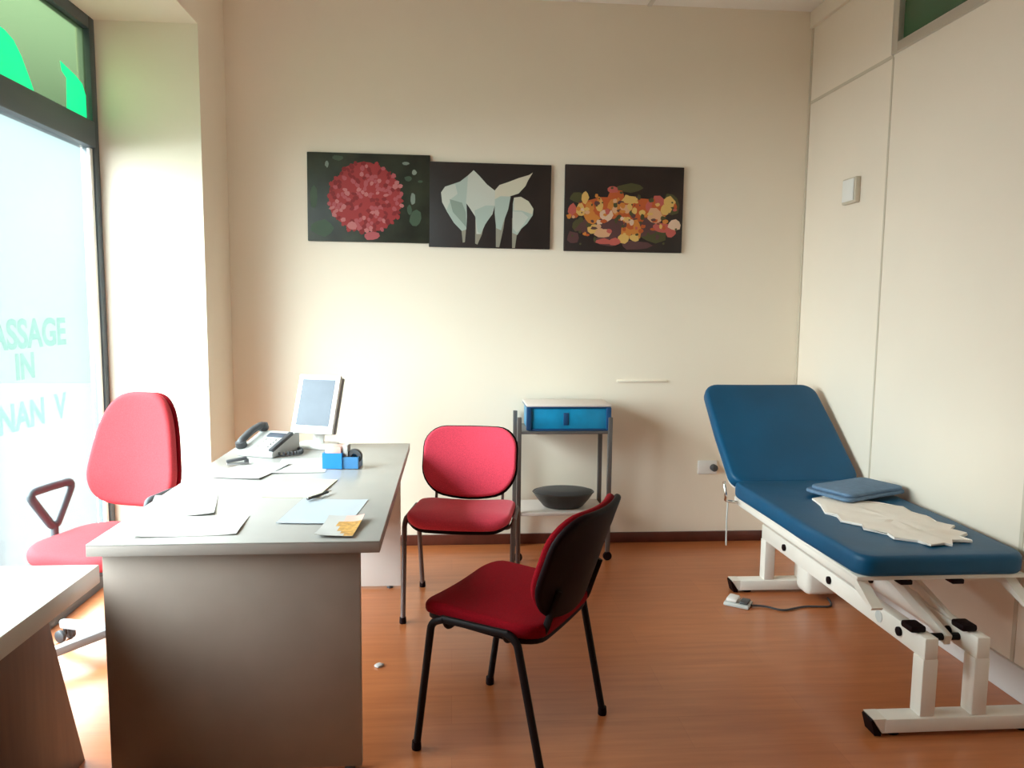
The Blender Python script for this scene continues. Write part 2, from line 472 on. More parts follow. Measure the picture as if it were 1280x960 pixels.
# ------------------------------------------------------------------ pictures
def picture(x0, x1, z0, z1, label, base, polys, mats, tilt):
    cx, cz = (x0 + x1) / 2, (z0 + z1) / 2; w, h = x1 - x0, z1 - z0
    t = thing('canvas_picture', label, 'picture', (cx, YB, cz), group='flower canvases on the back wall')
    t.rotation_euler = (0, R(tilt), 0)
    obj('canvas', boxb(-w / 2, w / 2, -0.022, -0.001, -h / 2, h / 2, bev=0.003), base, t)
    b = BM()
    for k, (poly, mi) in enumerate(polys):
        y = -0.0222 - 0.00001 * (k + 1)
        vs = [b.verts.new((-w / 2 + p[0] * w, y, h / 2 - p[1] * h)) for p in poly]
        f = b.faces.new(vs); f.material_index = mi
        if f.calc_area() < 0: f.normal_flip()
    o = obj('flower_print', b, mats, t, smooth=0)
    return t
def blob(cx, cy, rx, ry, n=9, rot=0, jag=0.15):
    out = []
    for k in range(n):
        a = 2 * PI * k / n; r = 1 + random.uniform(-jag, jag)
        x, y = rx * r * math.cos(a), ry * r * math.sin(a)
        out.append((cx + x * math.cos(rot) - y * math.sin(rot) * 0.7, cy + x * math.sin(rot) * 1.4 + y * math.cos(rot)))
    return [(min(0.985, max(0.015, p[0])), min(0.98, max(0.02, p[1]))) for p in out]
def pm(name, c): return mat(name, c, 0.55)
canvas_green = mat('dark_green_canvas', (0.022, 0.027, 0.016), 0.5, noise=(6, 0.6))
canvas_dark = mat('dark_brown_canvas', (0.018, 0.011, 0.010), 0.5, noise=(5, 0.3))
canvas_dark2 = mat('dark_umber_canvas', (0.020, 0.010, 0.008), 0.5, noise=(5, 0.4))
# red pompon bloom
reds = [pm('print_red', (0.34, 0.028, 0.030)), pm('print_deep_red', (0.22, 0.012, 0.014)), pm('print_rose', (0.42, 0.085, 0.095)),
        pm('print_pale_rose', (0.50, 0.16, 0.16)), pm('print_leaf', (0.05, 0.085, 0.05)), pm('print_sprig', (0.20, 0.24, 0.20))]
polys = []
for (x, y, rx, ry, c) in ((0.12, 0.85, .1, .1, 4), (0.88, 0.72, .05, .1, 4), (0.16, 0.13, .015, .04, 5), (.8, .1, .03, .02, 5), (.87, .2, .02, .03, 5), (.82, .27, .03, .03, 4),
                          (.86, .5, .02, .07, 5), (.92, .3, .02, .015, 4), (.83, .62, .02, .06, 4), (.25, .06, .05, .03, 4), (.05, .5, .03, .12, 4)):
    polys.append((blob(x, y, rx, ry), c))
polys.append((blob(0.475, 0.50, 0.30, 0.39, 26, jag=0.05), 0))
for k in range(230):
    r = math.sqrt((k + 0.5) / 230); a = k * 2.39996
    x, y = 0.475 + 0.305 * r * math.cos(a), 0.50 + 0.40 * r * math.sin(a)
    c = random.choices([0, 1, 2, 3], [5, 3, 3.2, 0.9 if r < 0.8 else 2])[0]
    polys.append((blob(x, y, random.uniform(.014, .03), random.uniform(.018, .034), 6, a), c))
polys.append((blob(.52, .93, .07, .05, 9), 2)); polys.append((blob(.36, .82, .04, .05, 8), 3))
picture(-0.812, -0.128, 1.775, 2.265, 'dark canvas print of one round red pompon flower, on the back wall', canvas_green, polys, reds, 0.25)
# white arum lilies; coordinates from a 1255x960 crop in which the canvas spans x 60..1140, y 95..890
lil = [pm('print_white', (0.56, 0.58, 0.52)), pm('print_mint', (0.42, 0.50, 0.45)), pm('print_grey_green', (0.26, 0.33, 0.28)), pm('print_ivory', (0.62, 0.58, 0.46)), pm('print_stem', (0.30, 0.28, 0.22))]
def L(pts): return [((x - 60) / 1080, (y - 95) / 795) for x, y in pts]
polys = [
    (L([(345, 700), (392, 640), (385, 760), (378, 840), (360, 845)]), 4),
    (L([(470, 620), (560, 600), (530, 760), (490, 860), (470, 850)]), 4),
    (L([(650, 560), (740, 540), (720, 700), (685, 880), (655, 880)]), 4),
    (L([(795, 600), (870, 640), (840, 760), (825, 885), (800, 885)]), 4),
    (L([(165, 380), (200, 325), (330, 275), (400, 215), (440, 300), (420, 420), (390, 480), (395, 600), (390, 720), (350, 735), (280, 660), (220, 560), (175, 470)]), 1),
    (L([(165, 380), (200, 325), (290, 300), (310, 390), (250, 440), (215, 540), (175, 470)]), 0),
    (L([(240, 440), (350, 470), (385, 560), (390, 700), (340, 640), (270, 560)]), 2),
    (L([(400, 215), (450, 165), (500, 215), (570, 295), (640, 350), (645, 470), (620, 570), (560, 660), (520, 760), (480, 760), (470, 600), (420, 520), (385, 470), (395, 330)]), 0),
    (L([(460, 540), (560, 490), (640, 490), (610, 580), (550, 680), (520, 760), (490, 740)]), 1),
    (L([(640, 345), (680, 295), (760, 265), (850, 225), (940, 195), (975, 170), (935, 240), (910, 300), (850, 370), (770, 400), (690, 400), (640, 440)]), 3),
    (L([(640, 430), (690, 400), (780, 400), (760, 520), (720, 640), (700, 720), (655, 700), (640, 560)]), 1),
    (L([(800, 470), (810, 410), (870, 400), (940, 440), (985, 510), (980, 570), (930, 650), (880, 700), (845, 760), (800, 740)]), 1),
    (L([(810, 410), (870, 400), (940, 440), (985, 510), (975, 560), (880, 530), (810, 530)]), 3),
    (L([(800, 540), (880, 540), (940, 590), (880, 690), (840, 740), (805, 700)]), 0)]
picture(-0.134, 0.562, 1.752, 2.228, 'dark canvas print of white arum lilies with long stems, hung between two others', canvas_dark, polys, lil, 0.35)
# orange and yellow blossoms; from a 1229x960 crop in which the canvas spans x 40..1130, y 75..885
org = [pm('print_orange', (0.60, 0.21, 0.035)), pm('print_red_orange', (0.50, 0.095, 0.02)), pm('print_yellow', (0.68, 0.42, 0.12)), pm('print_peach', (0.66, 0.36, 0.20)),
       pm('print_pink_red', (0.50, 0.10, 0.08)), pm('print_dark_leaf', (0.07, 0.065, 0.022)), pm('print_mauve', (0.10, 0.04, 0.04)), pm('print_pale', (0.70, 0.48, 0.34))]
polys = []
def O(x, y, rx, ry, c, rot=0): polys.append((blob((x - 40) / 1090, (y - 75) / 810, rx / 1090, ry / 810, 9, rot, 0.2), c))
for a in ((180, 640, 70, 60, 5), (620, 280, 120, 40, 5), (860, 700, 130, 90, 5), (1020, 430, 80, 110, 5), (160, 380, 80, 50, 5), (450, 780, 160, 50, 6), (700, 820, 150, 45, 6), (120, 760, 50, 60, 6),
          (560, 640, 420, 130, 6), (600, 470, 460, 110, 1)): O(*a)
for a in ((110, 500, 45, 60, 4), (225, 380, 35, 65, 2), (190, 500, 40, 60, 2), (270, 480, 45, 60, 0), (290, 570, 70, 60, 0), (360, 450, 40, 70, 2), (420, 540, 60, 60, 7), (500, 360, 75, 70, 1),
          (500, 450, 70, 60, 0), (480, 300, 50, 30, 4), (640, 390, 80, 40, 2), (610, 480, 70, 50, 3), (600, 570, 75, 80, 1), (740, 470, 100, 80, 1), (820, 450, 40, 45, 4), (870, 540, 80, 80, 3),
          (900, 400, 70, 50, 4), (1000, 400, 55, 55, 2), (970, 470, 50, 55, 2), (940, 650, 80, 50, 4), (1055, 620, 60, 55, 7), (310, 680, 55, 45, 2), (390, 710, 80, 50, 3), (440, 640, 90, 40, 6),
          (610, 690, 50, 90, 0), (700, 670, 45, 110, 0), (590, 760, 50, 40, 2), (690, 750, 45, 35, 2), (400, 790, 70, 30, 4), (500, 790, 60, 35, 4), (640, 620, 40, 60, 1), (1020, 700, 50, 40, 4)): O(*a)
for k in range(90):
    x = random.gauss(600, 260); y = random.gauss(540, 95)
    if 70 < x < 1100 and 250 < y < 820: O(x, y, random.uniform(12, 32), random.uniform(12, 32), random.choices(range(8), [4, 4, 3, 3, 2, 3, 2, 1.2])[0])
for k in range(28): O(random.uniform(80, 1080), random.uniform(240, 830), random.uniform(6, 16), random.uniform(6, 16), random.choice([5, 6, 5]))
picture(0.642, 1.338, 1.742, 2.232, 'dark canvas print of orange and yellow blossoms, hung apart nearest the partition', canvas_dark2, polys, org, 0.2)

# ------------------------------------------------------------------ visitor chairs
def visitor_chair(name, label, loc, rz, fabric, metal, group=None):
    t = thing(name, label, 'chair', loc, rz, group)
    # seat: fabric pad on a black pan
    def drop(p):
        y = p.y
        z = p.z + 0.447 - 0.05 * p.y - 0.012 * (1 - (p.x / 0.24) ** 2)
        if y < -0.13: z -= 0.35 * (y + 0.13) ** 2 / 0.12
        return Vector((p.x, y - 0.02, z))
    seat_out = rrect(0.47, 0.43, 0.085)
    obj('seat', cushion(BM(), seat_out, 0.045, 0.018, 0.012, drop), fabric, t, smooth=60)
    obj('seat_pan', cushion(BM(), rrect(0.45, 0.41, 0.08), 0.022, 0.008, 0, lambda p: drop(Vector((p.x, p.y, p.z - 0.018)))), M['black_plastic'], t, smooth=60)
    # backrest: wide rounded pad, curved, reclined
    ol = []
    for (x, y) in rrect(0.475, 0.31, 0.105):
        ol.append((x, y - 0.045 * (1 - (x / 0.2375) ** 2) * (1 if y < 0 else -0.35)))
    A = R(19)
    def back(p, off=0.0):
        u, v, n = p.x, p.y, p.z + off                    # n: towards the sitter
        n += 0.055 * (u / 0.2375) ** 2
        y0, z0 = 0.260, 0.657
        return Vector((u, y0 + v * math.sin(A) - n * math.cos(A), z0 + v * math.cos(A) + n * math.sin(A)))
    obj('backrest', cushion(BM(), [(x * 0.965, y * 0.955) for x, y in ol], 0.03, 0.014, 0.008, back), fabric, t, smooth=60)
    obj('back_shell', cushion(BM(), ol, 0.022, 0.009, 0, lambda p: back(p, -0.018)), M['black_plastic'], t, smooth=60)
    for s in (-1, 1):
        l1 = obj('leg', tube(BM(), [(s * 0.242, -0.225, 0.012), (s * 0.246, -0.165, 0.438), (s * 0.246, -0.12, 0.456)], 0.0125, 0.0115, fil=0.03), metal, t)
        l2 = obj('leg', tube(BM(), [(s * 0.242, 0.225, 0.012), (s * 0.246, 0.135, 0.438), (s * 0.246, 0.10, 0.456)], 0.0125, 0.0115, fil=0.03), metal, t)
        for y, lg in ((-0.2255, l1), (0.2255, l2)):
            obj('foot_cap', lathe(BM(), [(0, 0), (0.015, 0), (0.016, 0.006), (0.0145, 0.028), (0.0, 0.028)], 12, mtx=Matrix.Translation((s * 0.242, y, 0))), M['black_plastic'], lg)
        obj('side_rail', tube(BM(), [(s * 0.246, -0.125, 0.456), (s * 0.246, 0.105, 0.456)], 0.0125, 0.0095), metal, t)
        obj('back_upright', tube(BM(), [(s * 0.165, 0.02, 0.424), (s * 0.165, 0.178, 0.424), (s * 0.165, 0.206, 0.51), (s * 0.165, 0.232, 0.585)], 0.012, 0.007, fil=0.05), metal, t)
    for y in (-0.12, 0.09):
        obj('cross_bar', tube(BM(), [(-0.246, y, 0.4545), (-0.225, y, 0.420), (0.225, y, 0.420), (0.246, y, 0.4545)], 0.008, fil=0.02), metal, t)
    return t
visitor_chair('visitor_chair', 'red visitor chair seen from behind, black backrest shell, nearest the camera on open floor', (0.207, 2.417, 0), R(-122), M['red_shaded'], M['black_metal'], 'red visitor chairs')
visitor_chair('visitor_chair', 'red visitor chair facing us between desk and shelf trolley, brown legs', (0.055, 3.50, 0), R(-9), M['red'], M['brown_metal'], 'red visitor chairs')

# ------------------------------------------------------------------ office chair
t = thing('office_chair', 'coral red swivel office chair with loop armrests by the shop window', 'chair', (-1.375, 3.10, 0), R(-17))
obj('seat', cushion(BM(), rrect(0.47, 0.46, 0.14), 0.06, 0.026, 0.012, lambda p: Vector((p.x, p.y - 0.02, p.z + 0.425 - (0.5 * (p.y + 0.1) ** 2 if p.y < -0.1 else 0)))), M['coral'], t, smooth=60)
obj('seat_shell', cushion(BM(), rrect(0.44, 0.43, 0.13), 0.03, 0.014, 0, lambda p: Vector((p.x, p.y - 0.02, p.z + 0.402))), M['grey_plastic'], t, smooth=60)
ol = []
for k in range(56):
    a = 2 * PI * k / 56
    c, s = math.cos(a), math.sin(a)
    x = abs(c) ** 0.58 * (1 if c > 0 else -1); y = abs(s) ** (0.62 if s > 0 else 0.5) * (1 if s > 0 else -1)
    w = 0.212 - 0.040 * max(0, y + 0.5) ** 1.2
    ol.append((x * w, y * 0.242))
A = R(8)
def oback(p, off=0.0):
    n = p.z + off + 0.05 * (p.x / 0.21) ** 2
    v = p.y
    return Vector((p.x, 0.225 + v * math.sin(A) - n * math.cos(A), 0.80 + v * math.cos(A) + n * math.sin(A)))
obj('backrest', cushion(BM(), ol, 0.055, 0.024, 0.01, oback), M['coral'], t, smooth=60)
obj('back_shell', cushion(BM(), ol, 0.03, 0.014, 0, lambda p: oback(p, -0.024)), M['red_shaded'], t, smooth=60)
b = BM(); tube(b, [(0, 0.05, 0.395), (0, 0.235, 0.40), (0, 0.275, 0.52), (0, 0.262, 0.72)], 0.032, 0.008, fil=0.06); obj('back_post', b, M['midgrey'], t)
for s in (-1, 1):
    b = BM()
    loop = fillet([(s * 0.265, -0.0, 0.672), (s * 0.265, 0.115, 0.672), (s * 0.265, 0.018, 0.51), (s * 0.265, -0.01, 0.51), (s * 0.265, -0.12, 0.668), (s * 0.265, 0.0, 0.672)], 0.045)
    tube(b, loop[:-1], 0.018, 0.014, closed=True)
    tube(b, [(s * 0.265, 0.004, 0.52), (s * 0.265, 0.004, 0.44), (s * 0.255, 0.004, 0.408), (s * 0.12, 0.004, 0.402)], 0.016, 0.014, fil=0.02)
    obj('armrest', b, M['arm_grey'], t, smooth=60)
b = BM(); lathe(b, [(0, 0.06), (0.028, 0.06), (0.028, 0.22), (0.018, 0.225), (0.018, 0.39), (0.05, 0.395), (0.05, 0.405), (0, 0.405)], 20); obj('gas_column', b, M['grey_plastic'], t)
for k in range(5):
    a = R(100) + 2 * PI * k / 5
    rot = Matrix.Rotation(a, 4, 'Z')
    b = BM(); prism(b, [(0.02, -0.026), (0.29, -0.016), (0.30, 0), (0.29, 0.016), (0.02, 0.026)], -0.02, 0.014, mtx=rot @ Matrix.Translation((0, 0, 0.10)) @ Matrix.Rotation(R(5), 4, 'Y'), bev=0.006)
    bl_ = obj('base_leg', b, M['midgrey'], t)
    b = BM()
    for s in (-1, 1):
        lathe(b, [(0, 0), (0.024, 0), (0.026, 0.004), (0.026, 0.016), (0.02, 0.02), (0, 0.02)], 16, mtx=rot @ Matrix.Translation((0.275, s * 0.014 - (0.0 if s > 0 else -0.0), 0.0262)) @ Matrix.Rotation(-s * PI / 2, 4, 'X'))
    tube(b, [(0.275 * math.cos(a), 0.275 * math.sin(a), 0.026), (0.275 * math.cos(a), 0.275 * math.sin(a), 0.075)], 0.008)
    obj('caster', b, M['grey_plastic'], bl_)

# ------------------------------------------------------------------ desk
DX0, DX1, DY0, DY1, DZ = -1.044, -0.212, 2.20, 3.80, 0.73
t = thing('office_desk', 'pale grey office desk with end panel coloured as in shade, papers spread on top', 'desk', ((DX0 + DX1) / 2, (DY0 + DY1) / 2, 0))
hx, hy = (DX1 - DX0) / 2, (DY1 - DY0) / 2
obj('desktop', boxb(-hx, hx, -hy, hy, DZ - 0.004, DZ, bev=0.0015), M['desk_top'], t)
obj('edge_band', boxb(-hx, hx, -hy, hy, DZ - 0.036, DZ - 0.004, bev=0.002), M['desk_edge'], t)
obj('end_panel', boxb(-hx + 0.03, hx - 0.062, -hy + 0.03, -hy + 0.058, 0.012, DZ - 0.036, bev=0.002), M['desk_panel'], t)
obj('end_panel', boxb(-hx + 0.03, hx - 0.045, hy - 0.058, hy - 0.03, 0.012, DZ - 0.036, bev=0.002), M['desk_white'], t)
obj('modesty_panel', boxb(0.02, 0.04, -hy + 0.058, hy - 0.058, 0.33, DZ - 0.036, bev=0.002), M['desk_white'], t)
for x in (-hx + 0.06, hx - 0.10):
    for y in (-hy + 0.044, hy - 0.044):
        obj('foot', lathe(BM(), [(0, 0), (0.016, 0), (0.016, 0.013), (0, 0.013)], 12, mtx=Matrix.Translation((x, y, 0))), M['grey_plastic'], t)

# ------------------------------------------------------------------ low side table
t = thing('side_table', 'low cream-topped table with slanted dark walnut end panel in the left corner', 'table', (-1.40, 1.70, 0))
obj('tabletop', boxb(-0.32, 0.322, -0.12, 0.655, 0.562, 0.62, bev=0.004), M['table_top'], t)
b = BM()
# slanted side slab: outline in (y, z), extruded along x
def slab(b, x0, x1, poly):
    lo = [b.verts.new((x0, p[0], p[1])) for p in poly]; hi = [b.verts.new((x1, p[0], p[1])) for p in poly]
    b.faces.new(lo[::-1]); b.faces.new(hi); n = len(poly)
    for k in range(n): b.faces.new((lo[k], lo[(k + 1) % n], hi[(k + 1) % n], hi[k]))
    return b
poly = [(-0.10, 0), (0.635, 0), (0.455, 0.562), (0.0, 0.562)]
obj('side_panel', slab(BM(), 0.225, 0.26, poly), M['walnut'], t)
obj('side_panel', slab(BM(), -0.26, -0.225, poly), M['walnut'], t)
obj('stretcher', boxb(-0.225, 0.225, 0.18, 0.22, 0.30, 0.40, bev=0.003), M['walnut'], t)

# ------------------------------------------------------------------ on the desk
def lay(name, label, cat, bm, mats, x, y, rz, group=None, z=DZ):
    o = obj(name, bm, mats, None, (x, y, z + 0.0004), (0, 0, R(rz)))
    return tag(o, label, cat, group)
PG = 'loose papers on the desk'
lay('paper_sheet', 'white sheet on the left edge of the desk, nearest the office chair', 'paper', sheet(0.21, 0.297, seed=1), M['paper'], -0.915, 2.62, 14, PG)
lay('paper_sheet', 'greyish sheet lying near the front left corner of the desk', 'paper', sheet(0.297, 0.21, seed=2), M['paper_grey'], -0.80, 2.37, 4, PG)
lay('paper_sheet', 'white sheet in front of the telephone', 'paper', sheet(0.21, 0.297, seed=3), M['paper'], -0.83, 3.17, -12, PG)
lay('paper_sheet', 'cream sheet lying along the middle of the desk before the blue box', 'paper', sheet(0.20, 0.29, seed=4), M['paper_cream'], -0.565, 2.86, -6, PG)
lay('paper_sheet', 'white sheet between the telephone and the blue box', 'paper', sheet(0.21, 0.297, seed=5), M['paper'], -0.64, 3.27, 5, PG)
lay('plastic_sleeve', 'pale blue document sleeve near the right edge of desk', 'sleeve', sheet(0.23, 0.31, seed=6), M['paper_blue'], -0.425, 2.53, -5)
def leaf_mi(i, j): return 1 if (i + j * 0.55 > 5.0 and j < 6) else (2 if j >= 6 and i > 3 else 0)
lay('leaflet', 'small leaflet with ochre brown print at front edge of desk', 'leaflet', sheet(0.115, 0.20, 0.006, seed=7, mi_fn=leaf_mi), [M['paper_grey'], M['ochre'], M['pink']], -0.345, 2.33, -4, z=DZ + 0.0062)
b = BM(); tube(b, [(-0.065, 0, 0.005), (0.045, 0, 0.005)], 0.0045); tube(b, [(0.045, 0, 0.005), (0.066, 0, 0.005)], 0.003)
p = thing('ballpoint_pen', 'dark ballpoint pen lying on the desk between the sheets', 'pen', (-0.475, 2.715, DZ + 0.0055), R(62))
obj('barrel', tube(BM(), [(-0.065, 0, 0.005), (0.05, 0, 0.005)], 0.0048), M['grey_plastic'], p)
obj('tip', tube(BM(), [(0.05, 0, 0.005), (0.056, 0, 0.005), (0.07, 0, 0.005)], 0.0026), M['chrome'], p)
obj('clip', boxb(-0.065, -0.025, -0.0015, 0.0015, 0.0095, 0.0115), M['chrome'], p)
b.free()
# little stapler
p = thing('stapler', 'small dark grey stapler on the desk before the telephone', 'stapler', (-0.915, 3.285, DZ + 0.007), R(20))
obj('base', boxb(-0.045, 0.045, -0.011, 0.011, 0, 0.006, bev=0.002), M['midgrey'], p)
b = BM(); box(b, -0.045, 0.04, -0.010, 0.010, 0.012, 0.026, bev=0.005, mtx=Matrix.Rotation(R(-6), 4, 'Y')); box(b, 0.026, 0.044, -0.009, 0.009, 0.004, 0.02, bev=0.002); obj('arm', b, M['grey_plastic'], p)

# telephone
p = thing('desk_telephone', 'grey desk telephone with dark handset on far end of the desk', 'telephone', (-0.86, 3.57, DZ + 0.0005), R(-22))
b = slab(BM(), -0.085, 0.105, [(-0.11, 0), (0.11, 0), (0.11, 0.085), (0.075, 0.09), (-0.11, 0.028)])
bmesh.ops.bevel(b, geom=b.edges[:], offset=0.006, segments=2, affect='EDGES', profile=0.5)
obj('housing', b, M['lightgrey'], p)
tl = Matrix.Translation((0.03, -0.02, 0.060)) @ Matrix.Rotation(R(18.5), 4, 'X')
b = BM()
for i in range(3):
    for j in range(4): box(b, -0.045 + i * 0.026, -0.027 + i * 0.026, -0.06 + j * 0.022, -0.046 + j * 0.022, -0.004, 0.005, bev=0.002, mtx=tl)
obj('keypad', b, M['white_plastic'], p)
b = BM(); box(b, -0.045, 0.045, 0.04, 0.075, -0.003, 0.004, bev=0.002, mtx=tl); obj('display', b, M['screen'], p)
b = BM(); box(b, 0.052, 0.074, -0.09, 0.085, -0.012, 0.010, bev=0.004, mtx=tl); obj('side_strip', b, M['grey_plastic'], p)
hl = Matrix.Translation((-0.075, -0.005, 0.078)) @ Matrix.Rotation(R(18.5), 4, 'X')
b = BM()
tube(b, [hl @ Vector(q) for q in ((0, -0.10, -0.005), (0, -0.085, 0.014), (0, 0, 0.024), (0, 0.085, 0.014), (0, 0.10, -0.005))], 0.015, 0.02, fil=0.03)
for s in (-1, 1): lathe(b, [(0, -0.016), (0.022, -0.016), (0.026, -0.008), (0.024, 0.014), (0, 0.018)], 16, mtx=hl @ Matrix.Translation((0, s * 0.088, 0)))
obj('handset', b, M['grey_plastic'], p, smooth=60)
pts = []
for k in range(121):
    u = k / 120; a = u * 2 * PI * 13
    base = Vector((0.11 + 0.06 * math.sin(u * PI), -0.07 + 0.16 * u, 0.012))
    pts.append(base + Vector((0.0075 * math.cos(a), 0, 0.0075 * math.sin(a))))
obj('coiled_cord', tube(BM(), pts, 0.003, n=6), M['grey_plastic'], p)

# upright white-framed display
p = thing('display_panel', 'white framed portrait display tilted back, on far end of the desk', 'display', (-0.662, 3.725, DZ + 0.0005), R(-20))
b = BM(); cushion(b, rrect(0.20, 0.15, 0.03), 0.014, 0.005); obj('stand_base', b, M['white_plastic'], p)
b = BM(); tube(b, [(0, 0.02, 0.012), (0, 0.045, 0.11), (0, 0.05, 0.18)], 0.012, 0.03); obj('stand_neck', b, M['white_plastic'], p)
T = Matrix.Translation((0, 0.01, 0.205)) @ Matrix.Rotation(R(-20), 4, 'X')
b = BM(); box(b, -0.112, 0.112, -0.012, 0.010, -0.146, 0.146, bev=0.006, mtx=T); bz = obj('bezel', b, M['white_plastic'], p)
b = BM(); box(b, -0.108, 0.116, 0.0105, 0.030, -0.140, 0.140, bev=0.006, mtx=T); obj('rear_cover', b, M['midgrey'], p)
b = BM(); box(b, -0.088, 0.088, -0.0135, -0.011, -0.108, 0.122, mtx=T); obj('screen', b, M['screen'], bz)

# blue desk organizer and what stands in it
p = thing('desk_organizer', 'small blue two-part organizer box on the desk', 'organizer', (-0.462, 3.235, DZ + 0.0022), R(-7))
def open_box(x0, x1, y0, y1, h, w=0.003):
    b = BM()
    box(b, x0, x1, y0, y1, 0, w)
    box(b, x0, x1, y0, y0 + w, w, h); box(b, x0, x1, y1 - w, y1, w, h)
    box(b, x0, x0 + w, y0 + w, y1 - w, w, h); box(b, x1 - w, x1, y0 + w, y1 - w, w, h)
    return b
obj('note_tray', open_box(-0.078, 0.005, -0.045, 0.045, 0.066), M['blue_plastic'], p)
obj('pen_tray', open_box(0.006, 0.072, -0.038, 0.045, 0.050), M['blue_plastic2'], p)
o = obj('note_block', boxb(-0.034, 0.034, -0.034, 0.034, 0, 0.088, bev=0.002), M['pink'], None, (-0.497, 3.242, DZ + 0.0053), (0, 0, R(-7)))
tag(o, 'salmon pink note block standing in the blue organizer', 'note block')
o = obj('note_card', boxb(-0.010, 0.010, -0.025, 0.025, 0, 0.094, bev=0.001), M['paper'], None, (-0.4475, 3.236, DZ + 0.0053), (0, 0, R(-7)))
tag(o, 'white pack of cards standing in the middle of the blue organizer', 'card')
b = BM(); lathe(b, [(0.013, -0.011), (0.030, -0.011), (0.032, -0.008), (0.032, 0.008), (0.030, 0.011), (0.013, 0.011), (0.013, -0.011)], 28, mtx=Matrix.Rotation(PI / 2, 4, 'X'))
o = obj('tape_roll', b, M['grey_plastic'], None, (-0.413, 3.225, DZ + 0.0053 + 0.0325 + 0.012), (0, 0, R(-7)))
tag(o, 'dark tape roll standing in the right tray of blue organizer', 'tape')

# ------------------------------------------------------------------ shelf trolley
TX0, TX1, TY0, TY1 = 0.355, 0.885, 4.10, 4.40
t = thing('shelf_trolley', 'grey steel two-tier trolley against the back wall behind visitor chair', 'trolley', ((TX0 + TX1) / 2, (TY0 + TY1) / 2, 0))
hx, hy = (TX1 - TX0) / 2, (TY1 - TY0) / 2
steel = mat('grey_brown_steel', (0.13, 0.115, 0.11), 0.35, 0.3)
for sx in (-1, 1):
    for sy in (-1, 1):
        po = obj('post', boxb(sx * (hx - 0.012) - 0.012, sx * (hx - 0.012) + 0.012, sy * (hy - 0.012) - 0.012, sy * (hy - 0.012) + 0.012, 0.05, 0.815, bev=0.003), steel, t)
        b = BM(); lathe(b, [(0, -0.011), (0.022, -0.011), (0.025, -0.006), (0.025, 0.006), (0.022, 0.011), (0, 0.011)], 16, mtx=Matrix.Translation((sx * (hx - 0.012), sy * (hy - 0.012), 0.0255)) @ Matrix.Rotation(PI / 2, 4, 'X'))
        obj('caster', b, M['black_plastic'], po)
b = BM(); box(b, -hx + 0.024, hx - 0.024, -hy + 0.002, hy - 0.002, 0.722, 0.738, bev=0.003); obj('upper_shelf', b, steel, t)
b = BM(); box(b, -hx + 0.024, hx - 0.024, -hy + 0.002, hy - 0.002, 0.262, 0.28, bev=0.003); obj('lower_shelf', b, M['shelf'], t)
# blue storage box on the upper shelf
p = thing('storage_box', 'teal blue plastic storage box with pale lid on top of the trolley', 'box', (0.642, 4.245, 0.7385))
b = BM(); box(b, -0.226, 0.226, -0.125, 0.125, 0, 0.125, bev=0.01); obj('body', b, M['teal'], p)
b = BM(); box(b, -0.236, 0.236, -0.135, 0.135, 0.134, 0.147, bev=0.005); obj('lid', b, M['shelf'], p)
b = BM(); box(b, -0.234, 0.234, -0.133, 0.133, 0.1255, 0.1335, bev=0.002); obj('rim', b, M['teal_dark'], p)
b = BM()
for s in (-1, 1): box(b, s * 0.222 - 0.014, s * 0.222 + 0.014, -0.138, -0.118, 0.004, 0.13, bev=0.004)
box(b, -0.222, 0.222, -0.132, -0.12, 0.0, 0.012, bev=0.003)
obj('corner_rib', b, M['teal_dark'], p)
b = BM(); box(b, -0.03, 0.0, -0.129, -0.12, 0.03, 0.10, bev=0.003); obj('latch', b, M['teal_dark'], p)
# dark shallow bowl on the lower shelf
p = thing('shallow_bowl', 'dark grey shallow bowl on lower shelf of the trolley', 'bowl', (0.635, 4.235, 0.2805))
b = BM(); lathe(b, [(0, 0), (0.10, 0), (0.115, 0.008), (0.15, 0.05), (0.172, 0.082), (0.178, 0.088), (0.174, 0.092), (0.16, 0.086), (0.11, 0.02), (0, 0.014)], 40)
for v in b.verts: v.co.y *= 0.72
obj('body', b, M['bowl'], p, smooth=60)
b = BM(); lathe(b, [(0, 0.10), (0.10, 0.105), (0.155, 0.098), (0.166, 0.09), (0.155, 0.088), (0, 0.09)], 40)
for v in b.verts: v.co.y *= 0.72
obj('lid', b, M['grey_plastic'], p, smooth=60)

# ------------------------------------------------------------------ treatment couch
BX0, BX1 = 1.385, 2.045
cx = (BX0 + BX1) / 2; hw = (BX1 - BX0) / 2
t = thing('treatment_couch', 'blue upholstered treatment couch with raised backrest on cream steel frame', 'couch', (cx, 3.0, 0))
ZT = 0.572
# seat section y 2.44..3.60
obj('seat_section', cushion(BM(), [(x * (1 - 0.07 * max(0, (-y - 0.15) / 0.43)), y) for x, y in rrect(2 * hw, 1.17, 0.06)], 0.075, 0.022, 0.003, lambda p: Vector((p.x, p.y + 0.025, p.z + ZT - 0.075))), M['vinyl'], t, smooth=60)
# back section hinged at y=3.62
bl = 0.70
ang = R(39)
ol = [(x * (1 - 0.04 * max(0, y / 0.35)), y) for (x, y) in rrect(2 * hw, bl, 0.075)]
def bsec(p):
    v = p.y + bl / 2; n = p.z
    return Vector((p.x, 0.625 + v * math.cos(ang) - n * math.sin(ang) * 1.0, ZT - 0.062 + v * math.sin(ang) + n * math.cos(ang)))
obj('back_section', cushion(BM(), ol, 0.07, 0.022, 0.004, bsec), M['vinyl'], t, smooth=60)
